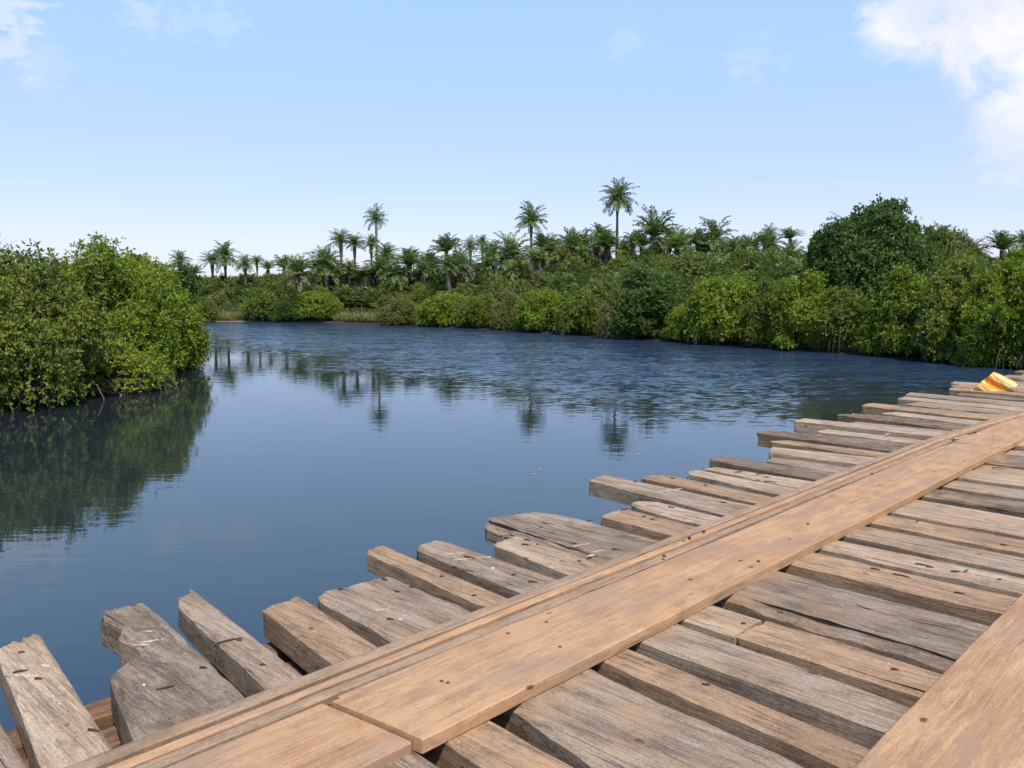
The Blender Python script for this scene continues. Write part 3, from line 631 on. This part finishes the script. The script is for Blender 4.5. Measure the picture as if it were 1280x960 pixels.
big_bush(15, 8.0, 6.0, 4.4, -110, 530, 3.0, 'mangrove bush cut by the left edge of the view', L_MANG2, .8, twigs=300)
big_bush(16, 3.0, 2.6, 1.5, 150, 492, .6, 'low leafy mangrove branch hanging at the waterline of the left bank', dens=.2)

# --- shared crowns for the far banks
protos = {}
for key, seed, W, Dp, H, mt, ls, hole in (('m1', 21, 5, 4.4, 3.4, L_MANG, .14, .4), ('m2', 22, 5, 4.4, 3.2, L_MANG2, .14, .35), ('m3', 23, 5, 4.6, 3.6, L_OLIVE, .135, .35), ('d1', 24, 5, 4.6, 4.0, L_DARK, .15, .5),
                                      ('m1t', 31, 5, 4.4, 5.0, L_MANG, .14, .4), ('m2t', 32, 5, 4.4, 4.8, L_MANG2, .14, .35), ('d1t', 34, 5, 4.6, 5.2, L_DARK, .15, .5),
                                      ('g1', 25, 4, 4, 2.6, L_GREEN, .2, .35), ('g2', 26, 4, 4, 2.8, L_GREEN, .2, .4)):
    cr_, C, r, P = crown('leaf_crown', seed, W, Dp, H, 30, (.28, .85), 4600 if 't' not in key else 6200, 3, ls, mt, width=.5, hole=hole * .8, k=6, cl_r=.19)
    protos[key] = (cr_, stems('stems', seed, C, P, M_STEM if key != 'm3' else M_TWIG, .05, 120, .5, .012), W, top_of(cr_))
def far_bush(px, by, hw, ty, key, label, back=.36, name='mangrove_bush', group='mangroves along the far shore', cat='bush', D=None, base=None):
    p = onz(px, by) if D is None else Vector((*atd(px, 357, D).xy, 0))
    d = Vector((p.x, p.y, 0)).normalized(); W_w = 2 * hw / F * p.y
    cr_, st_, W, H = protos[key]
    sx_ = W_w * 1.18 / W; q_ = p + d * (back * W_w)
    z0 = max(-.02, gz(q_.x, q_.y)) if base is None else base
    top = atd(px, ty, q_.y).z
    if key + 't' in protos and (top - z0) / H / sx_ > 1.25: cr_, st_, W, H = protos[key + 't']
    return bush(name, cr_, st_, (q_.x, q_.y, z0), rnd.uniform(0, 6.28), (sx_, sx_, max(.3, (top - z0) / H)), label, group, cat)
for a in ((329, 402.5, 28, 361, 'm2', 'small rounded mangrove at the left of the far shore, beside the mud bank'),
          (363, 403, 20, 368, 'd1', 'narrow dark bush between two rounded mangroves beside the mud bank'),
          (397, 403, 30, 366, 'm1', 'rounded yellow-green mangrove just left of the grassy shore gap'),
          (500, 407, 26, 372, 'm3', 'greyish bush at the right end of the grassy shore gap'),
          (553, 409, 30, 368, 'm1', 'mangrove below the stout palm with spreading brown fronds'),
          (600, 411, 30, 370, 'm2', 'dull green mangrove left of the stout skirted palm in the far shore row'),
          (634, 413, 20, 362, 'm3', 'narrow olive bush at the waterline straight below the stout skirted palm'),
          (678, 416, 36, 364, 'm1', 'bright mangrove below the second tallest palm, bulging towards the water'),
          (734, 420, 38, 360, 'm2', 'olive green mangrove left of the dark one at the middle of the shore'),
          (812, 425, 52, 336, 'd1', 'large dark green bush at the middle of the far shore'),
          (775, 424, 26, 362, 'm3', 'brownish bush against the left side of the large dark shore bush'),
          (856, 428, 26, 385, 'm1', 'low bright mangrove in front of the right side of the dark shore bush'),
          (905, 432, 50, 349, 'm1', 'broad yellow-green mangrove right of the large dark shore bush'),
          (960, 436, 34, 352, 'm2', 'mangrove standing left of and below the big dark domed tree'),
          (1000, 439, 40, 343, 'm1', 'tall mangrove at the left foot of the big dark domed tree'),
          (1055, 442, 46, 362, 'm2', 'low wide mangrove right in front of the big dark domed tree'),
          (1096, 445, 30, 385, 'm1', 'small leafy mangrove leaning over water before the big dark tree'),
          (1137, 448, 48, 338, 'm1', 'tall mangrove at the right foot of the big dark domed tree'),
          (1195, 454, 54, 326, 'm2', 'dense mangrove behind the rusty yellow sheet on the far shore'),
          (1262, 461, 58, 316, 'm1', 'tallest shore mangrove, at the right edge of the view'),
          (1225, 459, 30, 405, 'm1', 'low mangrove branches touching the water right of the yellow sheet'),
          (1340, 468, 70, 312, 'm2', 'mangrove just beyond the right edge'), (1430, 478, 80, 310, 'm1', 'mangrove far beyond the right edge')):
    far_bush(*a)
# left bank background
far_bush(226, 402, 32, 334, 'd1', 'dark bush behind the right end of the left bank mangroves', group='bushes behind the left bank')
far_bush(178, 402, 36, 322, 'g2', 'bush showing over the left bank mangroves, in front of a small palm', group='bushes behind the left bank')
far_bush(258, 402, 18, 372, 'm2', 'low bush at the left end of the mud bank', group='bushes behind the left bank')
# big dark domed tree
cr_, C, r, P = crown('tree_crown', 41, 7.6, 7.0, 6.0, 70, (.45, 1.3), 13000, 3, .155, L_DARK, width=.5, hole=.55, k=6, cl_r=.2, low=False)
q_ = atd(1090, 357, 48); z0 = gz(q_.x, q_.y)
tr_ = thing('broadleaf_tree', (q_.x, q_.y, z0), 'big dense dark green domed tree rising above the right shore', 'tree', scale=(1, 1, 1))
topz = atd(1092, 257, 48).z; kz = (topz - z0) / top_of(cr_)
link('crown', cr_, tr_, scale=(1.12, 1.1, kz))
v = VQ()
v.tube([(0, 0, -.5), (.05, 0, .8), (0, .1, 2.0), (.1, .1, 3.4)], [.32, .27, .22, .12], 10)
for c in C[:26]:
    v.tube([(0, 0, 1.0), tuple(np.array(c) * [.45, .45, .55 * kz] + [0, 0, .7]), tuple(np.array(c) * [1, 1, kz])], [.12, .07, .03], 5)
for (xa, ya), (xb, yb) in (((1062, 277), (1037, 264)),):
    pa_, pb_ = atd(xa, ya, 47), atd(xb, yb, 47); v.tube([(0, 0, 3.0), tuple(pa_ - tr_.location), tuple(pb_ - tr_.location)], [.08, .03, .012], 5)
link('trunk', v.mesh('trunk', M_STEM), tr_)
for a in ((1165, 60, 26, 288, 'g1', 'pale green shrub at the right shoulder of the big dark tree', 54), (1195, 60, 24, 292, 'm3', 'yellowish shrub on the skyline right of the big dark tree', 56),
          (1140, 60, 24, 282, 'd1', 'dark leafy shrub touching the right side of the big dark tree', 52), (1022, 60, 22, 296, 'd1', 'dark leafy shrub touching the left side of the big dark tree', 50)):
    far_bush(a[0], 0, a[2], a[3], a[4], a[5], name='shrub', group='shrubs around the big dark tree', D=a[6])

# --- shrubs crowding the slope
SKY = ([200, 260, 330, 400, 480, 560, 640, 690, 760, 840, 900, 960, 1000, 1100, 1200, 1290], [338, 345, 343, 340, 335, 331, 328, 316, 309, 306, 314, 305, 312, 312, 312, 314])
rg = np.random.default_rng(77)
cnt = 0
for i in range(1200):
    px = rg.uniform(190, 1320) if i % 3 else rg.uniform(230, 700); base = np.interp(px, [p[0] for p in shore_px], [p[1] for p in shore_px]); s0 = onz(px, base)
    bk = rg.uniform(4.5, 34); f = 1 + bk / s0.y; x, y = s0.x * f, s0.y * f
    z = gz(x, y); sky_z = atd(px, np.interp(px, *SKY) + rg.uniform(0, 9), y).z
    hgt = min(rg.uniform(1.9, 3.4) + (1.6 if px < 560 and bk > 9 else 0), sky_z - z)
    if hgt < 1.0: continue
    key = rg.choice(['g1', 'g2', 'g1', 'g2', 'd1', 'd1', 'm3', 'm2'])
    cr_, st_, W, H = protos[key]; wd = rg.uniform(2.6, 4.4); s1 = wd / W
    bush('shrub', cr_, st_, (x, y, z - .05), rg.uniform(0, 6.28), (s1, s1, hgt / H), 'leafy green shrub crowded among others on the slope behind the far shore', 'shrubs crowding the far slope')
    cnt += 1
    if cnt >= 290: break

# --- palms
def frond(V, Q, rg, L, az, e0, droop, ll=.24, wid=.035, n=20, rach=.012, dead=False, o=(0, 0, 0)):
    p = np.array(o, float); pts = []; dirs = []
    for i in range(n + 1):
        tt = i / n; e = e0 - droop * tt ** 1.35
        d = np.array([math.cos(az) * math.cos(e), math.sin(az) * math.cos(e), math.sin(e)])
        pts.append(p.copy()); dirs.append(d); p = p + d * L / n
    sidev = np.array([-math.sin(az), math.cos(az), 0])
    for i in range(n):                                                   # midrib
        b = len(V); w0 = rach * (1.2 - i / n); up = np.cross(sidev, dirs[i])
        V += [pts[i] + sidev * w0, pts[i] - sidev * w0, pts[i + 1] - sidev * w0 * .9, pts[i + 1] + sidev * w0 * .9]; Q.append((b, b + 1, b + 2, b + 3))
        b = len(V)
        V += [pts[i] + up * w0, pts[i] - up * w0, pts[i + 1] - up * w0 * .9, pts[i + 1] + up * w0 * .9]; Q.append((b, b + 1, b + 2, b + 3))
    for i in range(2, n + 1):
        tt = i / n; l = ll * L * (math.sin(math.pi * min(1, .12 + tt * .86)) ** .6) * rg.uniform(.8, 1.15)
        up = np.cross(dirs[min(i, n)], sidev); up = up if up[2] > 0 else -up
        for sg in (-1, 1):
            dr = sidev * sg * .8 + dirs[i] * (.45 + .5 * tt) + up * rg.uniform(-.1, .45) + rg.normal(0, .1, 3)
            dr /= np.linalg.norm(dr); tipd = dr * .8 + np.array([0, 0, -1]) * rg.uniform(.15, .6) * (1.5 if dead else 1)
            wv_ = np.cross(dr, up + rg.normal(0, .3, 3)); wv_ /= np.linalg.norm(wv_) + 1e-6
            b = len(V); a0 = pts[i]; a1 = a0 + dr * l * .5; a2 = a1 + tipd * l * .5
            V += [a0, a1 + wv_ * wid * L * .5, a2, a1 - wv_ * wid * L * .5]; Q.append((b, b + 1, b + 2, b + 3))
def palm_crown(name, seed, nf, material, e_hi=1.45, e_lo=-.35, droop=(.8, 1.35), ll=.31, wid=.042, L=(.8, 1.2), dead=False, n=20):
    rg = np.random.default_rng(seed); V = []; Q = []
    for k in range(nf):
        f = (k + .5) / nf; e = e_hi + (e_lo - e_hi) * f ** .9 + rg.normal(0, .08)
        frond(V, Q, rg, rg.uniform(*L), k * 2.39996 + rg.normal(0, .25), e, rg.uniform(*droop) * (1 - .35 * f if not dead else .6), ll, wid, n, dead=dead)
    return mesh_np(name, np.array(V), np.array(Q), material)
PC = {'T0': palm_crown('palm_crown', 1, 46, L_PALM), 'T1': palm_crown('palm_crown', 2, 38, L_PALM, droop=(.7, 1.4)), 'T2': palm_crown('palm_crown', 3, 46, L_PALM, e_lo=-.6),
      'Y0': palm_crown('palm_crown', 4, 40, L_PALMY), 'B0': palm_crown('palm_crown', 5, 40, L_PALM, e_hi=1.5, e_lo=.35, droop=(.7, 1.3), L=(.9, 1.15)), 'B1': palm_crown('palm_crown', 6, 34, L_PALM, e_hi=1.5, e_lo=.5, droop=(.9, 1.5), L=(.8, 1.15)),
      'D0': palm_crown('dead_fronds', 7, 16, L_DEAD, e_hi=-.5, e_lo=-1.35, droop=(.5, .8), ll=.16, L=(.7, 1.0), dead=True, n=14), 'D1': palm_crown('dead_fronds', 8, 10, L_DEAD, e_hi=.25, e_lo=-.3, droop=(1.0, 1.5), ll=.2, L=(.8, 1.05), dead=True, n=14),
      'D2': palm_crown('dead_fronds', 9, 9, L_DEAD, e_hi=-.2, e_lo=-1.0, droop=(.6, .9), ll=.16, L=(.6, .8), dead=True, n=12)}
def palm(px, cy, rpx, D, kind, label, dead=None, tw=.15, bark=None, group='palms on the far bank', lean=0.0, name='oil_palm'):
    c = atd(px, cy, D); g = gz(c.x, c.y); rad = rpx / F * D
    hgt = max(.3, c.z - g - rad * .15)
    rz = rnd.uniform(0, 6.28)
    t_ = thing(name, (c.x, c.y, g), label, 'palm tree', group, 0)
    v = VQ(); n = 9; pts = []; rr = []
    for i in range(n):
        f = i / (n - 1); pts.append((lean * (f - 1) * (1 - f) * 2 - 0, lean * .3 * math.sin(f * 3), -.3 + (hgt + .3) * f)); rr.append(tw * .85 * (1.3 - .35 * f + .1 * math.sin(f * 40) if f < .86 else 1.5))
    v.tube(pts, rr, 8)
    link('trunk', v.mesh('trunk', bark or M_BARK), t_)
    s_ = rad / .90
    zs = s_ * rnd.uniform(.85, 1.2)
    link('crown', PC[kind], t_, (0, 0, hgt), (rnd.uniform(-.16, .16), rnd.uniform(-.16, .16), rz), (s_, s_ * rnd.uniform(.85, 1.1), zs))
    if dead: link('dead_fronds', PC[dead], t_, (0, 0, hgt - .05), (0, 0, rz + 1), (s_, s_, s_))
    return t_
palm(772, 243, 22, 84, 'T2', 'tallest palm, slender dark trunk, standing alone right of centre', 'D2', .14)
palm(664, 274, 20, 82, 'T0', 'second tallest palm, slender, left of the tallest one', None, .12)
palm(470, 272, 15, 86.5, 'T1', 'tall thin palm with pale trunk and small crown left of centre', None, .11, M_PALEBARK)
palm(750, 293, 19, 82, 'T0', 'shorter round crowned palm immediately left of the tallest palm', 'D2', .17)
palm(426, 298, 15, 88, 'T1', 'palm with one upright spear frond, leftmost of the cluster beside the pale trunk', None, .16)
palm(443, 302, 14, 89, 'T0', 'palm standing between the spear topped palm and the thin pale trunk', None, .14)
palm(464, 304, 13, 91, 'Y0', 'dull yellowish small palm directly behind the thin pale trunk', None, .12)
palm(483, 315, 18, 86, 'T2', 'low drooping palm right of the thin pale trunk', 'D2', .17)
palm(224, 326, 13, 92, 'T0', 'small palm peeking over the bushes at the right end of the left bank', None, .15)
palm(265, 324, 15, 92, 'T1', 'left palm of the close pair rising beyond the mud bank', None, .16)
palm(281, 319, 18, 93, 'T0', 'right and taller palm of the close pair beyond the mud bank', None, .17)
palm(306, 327, 13, 92, 'T2', 'compact palm just right of the close pair beyond the mud bank', None, .17)
palm(321, 325, 9, 96, 'T1', 'tiny thin palm right of the compact palm beyond the mud bank', None, .11)
palm(243, 341, 12, 90, 'B0', 'low palm crown among bushes between small palms above the mud bank')
palm(335, 335, 13, 94, 'B1', 'low palm crown on the skyline above the rounded shore mangroves')
palm(408, 328, 24, 84, 'T2', 'stout palm with long brown dead skirt below the spear topped palm', 'D0', .28)
palm(372, 342, 26, 82, 'B0', 'spreading palm with hanging straw coloured fronds above the rounded mangroves', 'D1', .25)
palm(355, 332, 15, 92, 'B1', 'upright feathery palm left of the stout brown skirted palm')
palm(513, 322, 15, 90, 'B0', 'bushy palm on the skyline between the left cluster and the centre')
palm(536, 330, 16, 85, 'T0', 'low palm with a few grey fronds left of the spreading brown one', 'D2', .2)
palm(558, 311, 24, 86, 'B0', 'broad bright crowned palm on the skyline above the brown spreading fronds')
palm(588, 307, 12, 92, 'T1', 'left palm of three small skyline palms left of centre', None, .13)
palm(603, 302, 11, 94, 'T0', 'tallest of three small skyline palms left of centre', None, .12)
palm(608, 312, 9, 92, 'T1', 'lowest and smallest of three small skyline palms left of centre', None, .11)
palm(573, 330, 26, 79, 'T1', 'stout palm with wide spreading brown fronds like a table', 'D1', .3)
palm(640, 316, 28, 80, 'T2', 'stout palm with thick trunk and long dead skirt at centre', 'D0', .34)
palm(679, 303, 18, 84, 'T1', 'palm in front of the second tallest trunk, at its right', 'D2', .22)
palm(697, 322, 20, 80, 'Y0', 'low palm with brown dead fronds between the two tallest palms', 'D1', .25)
palm(716, 308, 18, 84, 'B0', 'feathery palm on the skyline left of the round crowned one')
palm(818, 292, 32, 80, 'B1', 'large palm with wide arching fronds right of the tallest palm', 'D2', .3)
palm(846, 308, 20, 78, 'B0', 'small feathery palm under the right side of the wide arching palm')
palm(894, 296, 27, 80, 'T2', 'round bushy palm on the hilltop right of the wide arching palm', 'D2', .3)
palm(876, 303, 14, 86, 'B1', 'palm fronds spreading at the left of the round bushy hilltop palm')
palm(961, 291, 13, 84, 'Y0', 'small yellowish palm alone on the hilltop left of the dark tree', None, .18)
palm(988, 296, 17, 80, 'B1', 'wispy palm between the small yellowish palm and the dark tree', None, .15)
palm(938, 312, 20, 76, 'B0', 'bushy trunkless palm on the hilltop below the small yellowish palm')
palm(1174, 298, 24, 58, 'B0', 'pale feathery palm fronds rising behind the right side of the dark tree')
palm(1254, 309, 24, 54, 'B1', 'palm with upright split fronds near the right edge')
palm(1215, 311, 18, 58, 'Y0', 'low yellowish palm between the dark tree and the right edge')
palm(1282, 302, 18, 58, 'B0', 'palm fronds cut by the right edge')
for i in range(46):                                                     # palms mixed into the skyline scrub
    px = 395 + (1005 - 395) * (i + rnd.uniform(-.4, .4)) / 46; yy = float(np.interp(px, *SKY)) + rnd.uniform(-9, 9)
    palm(px, yy, rnd.uniform(13, 24), max(rnd.uniform(74, 88) - max(0, px - 820) * .06, onz(px, float(np.interp(px, [p[0] for p in shore_px], [p[1] for p in shore_px]))).y + 9), rnd.choice(['B0', 'B1', 'T2', 'T0', 'Y0']), 'low feathery palm mixed into the scrub along the far skyline', rnd.choice([None, 'D2', 'D1', 'D0']), rnd.uniform(.13, .24), group='low palms along the far skyline', lean=rnd.uniform(-1.2, 1.2))
k = 0
for i in range(200):                                                    # young oil palms low on the slope
    px = rg.uniform(255, 1010); base = np.interp(px, [p[0] for p in shore_px], [p[1] for p in shore_px]); s0 = onz(px, base)
    bk = rg.uniform(7, 24); f = 1 + bk / s0.y; x, y = s0.x * f, s0.y * f; z = gz(x, y)
    top = atd(px, np.interp(px, *SKY) - 1, y).z - z
    if top < 1.6: continue
    s1 = min(rg.uniform(1.8, 2.8), top * .8)
    t_ = thing('young_palm', (x, y, z), 'young trunkless palm spreading feathery fronds on the slope behind the far shore', 'palm', 'young palms on the slope', rg.uniform(0, 6.28), (s1, s1, s1))
    link('fronds', PC[('B0', 'B1', 'Y0', 'B1')[k % 4]], t_, (0, 0, .3))
    if k % 3 == 0: link('dead_fronds', PC['D1'], t_, (0, 0, .42))
    k += 1
    if k >= 90: break

# --- a few floating leaves
for n_, (px, py) in enumerate(((668, 593), (676, 587), (797, 568))):
    p = onz(px, py); a = rnd.uniform(0, 3); v = []
    for k in range(10):
        th = k * .628; rr_ = .045 * (1 - .35 * abs(math.sin(th)) ** .5); x_, y_ = math.cos(th) * rr_ * 1.3, math.sin(th) * rr_ * .6
        v.append((x_ * math.cos(a) - y_ * math.sin(a), x_ * math.sin(a) + y_ * math.cos(a), .006 + .003 * abs(math.sin(th))))
    v.append((0, 0, .006)); me = bpy.data.meshes.new('floating_leaf'); me.from_pydata(v, [], [(10, k, (k + 1) % 10) for k in range(10)]); me.materials.append(M_CHALK)
    tag(link('floating_leaf', me, None, (p.x, p.y, 0)), 'tiny pale dead leaf floating on the calm water left of the bridge', 'leaf', 'floating leaves')

# --- bare thin trees
def bare_tree(loc, h, seed, label, rad=.05, spread=.5, mat_=M_TWIG, nb=16):
    rr = random.Random(seed); v = VQ()
    v.tube([(0, 0, -.3), (.05, 0, h * .4), (-.03, .04, h * .75), (.02, 0, h)], [rad, rad * .8, rad * .5, rad * .15], 6)
    t_ = tag(link('bare_tree', v.mesh('trunk', mat_), None, loc), label, 'tree')
    v = VQ()
    for k in range(nb):
        z = h * rr.uniform(.35, .95); a = rr.uniform(0, 6.28); l = spread * h * rr.uniform(.3, .7)
        p = Vector((0, 0, z)); e = p + Vector((math.cos(a) * l, math.sin(a) * l, l * rr.uniform(.5, 1.3)))
        v.tube([p, p.lerp(e, .5) + Vector((0, 0, -.05)), e], [rad * .35, rad * .25, rad * .1], 4)
        for j in range(3):
            q0 = p.lerp(e, rr.uniform(.4, .9)); v.tube([q0, q0 + Vector((rr.uniform(-.3, .3), rr.uniform(-.3, .3), rr.uniform(.1, .35))) * h * .2], [rad * .15, rad * .06], 4)
    link('branches', v.mesh('branches', mat_), t_); return t_
p = atd(432, 357, 82); bare_tree((p.x, p.y, gz(p.x, p.y)), 2.6, 1, 'thin leafless pale tree beside the grassy shore gap', .05, .6, M_PALEBARK)
p = atd(2, 357, 27); bare_tree((p.x, p.y, .1), 4.3, 2, 'leafless grey twigs rising above the mangroves at the left edge', .035, .35, nb=40)
p = atd(520, 357, 80); bare_tree((p.x, p.y, gz(p.x, p.y)), 2.4, 3, 'small leafless grey shrub behind the shore bushes left of centre', .05, .6)

# --- undergrowth over the slope and shore grass
def scatter(n, seed, pxr, back, hfun):
    rg = np.random.default_rng(seed); px = rg.uniform(*pxr, n)
    by = np.interp(px, [p[0] for p in shore_px], [p[1] for p in shore_px])
    P = np.array([tuple(onz(a, b)) for a, b in zip(px, by)])
    f = 1 + rg.uniform(*back, n) / P[:, 1]
    x, y = P[:, 0] * f, P[:, 1] * f; z = ground(x, y) + hfun(rg, n)
    return rg, np.stack([x, y, z], 1)
rg_, P = scatter(90000, 91, (150, 1420), (1.5, 40), lambda r, n: r.uniform(0, 1, n) ** 1.5 * .9)
V, Qd = rosettes(rg_, P, norm(rg_.normal(size=P.shape) * .5 + np.array([0, -.2, 1])), 5, .30, .26, (.3, 1.3))
tag(link('undergrowth', mesh_np('undergrowth', V, Qd, L_UNDER)), 'dense green undergrowth covering the slope behind the far shore', 'undergrowth', kind='stuff')
rg_, P = scatter(9000, 92, (255, 345), (.5, 7), lambda r, n: np.zeros(n))
rg2, P2 = scatter(11000, 93, (418, 492), (.0, 8), lambda r, n: np.zeros(n))
rg3, P3 = scatter(5000, 94, (560, 1300), (-.1, 1.0), lambda r, n: np.zeros(n))
P = np.concatenate([P, P2, P3]); P = P[P[:, 2] > .05]
V, Qd = rosettes(rg_, P, norm(rg_.normal(size=P.shape) * .25 + np.array([0, 0, 1])), 4, .5, .10, (.05, .5))
tag(link('grass', mesh_np('grass', V, Qd, L_GRASS)), 'pale yellow-green grass along the muddy shore', 'grass', kind='stuff')
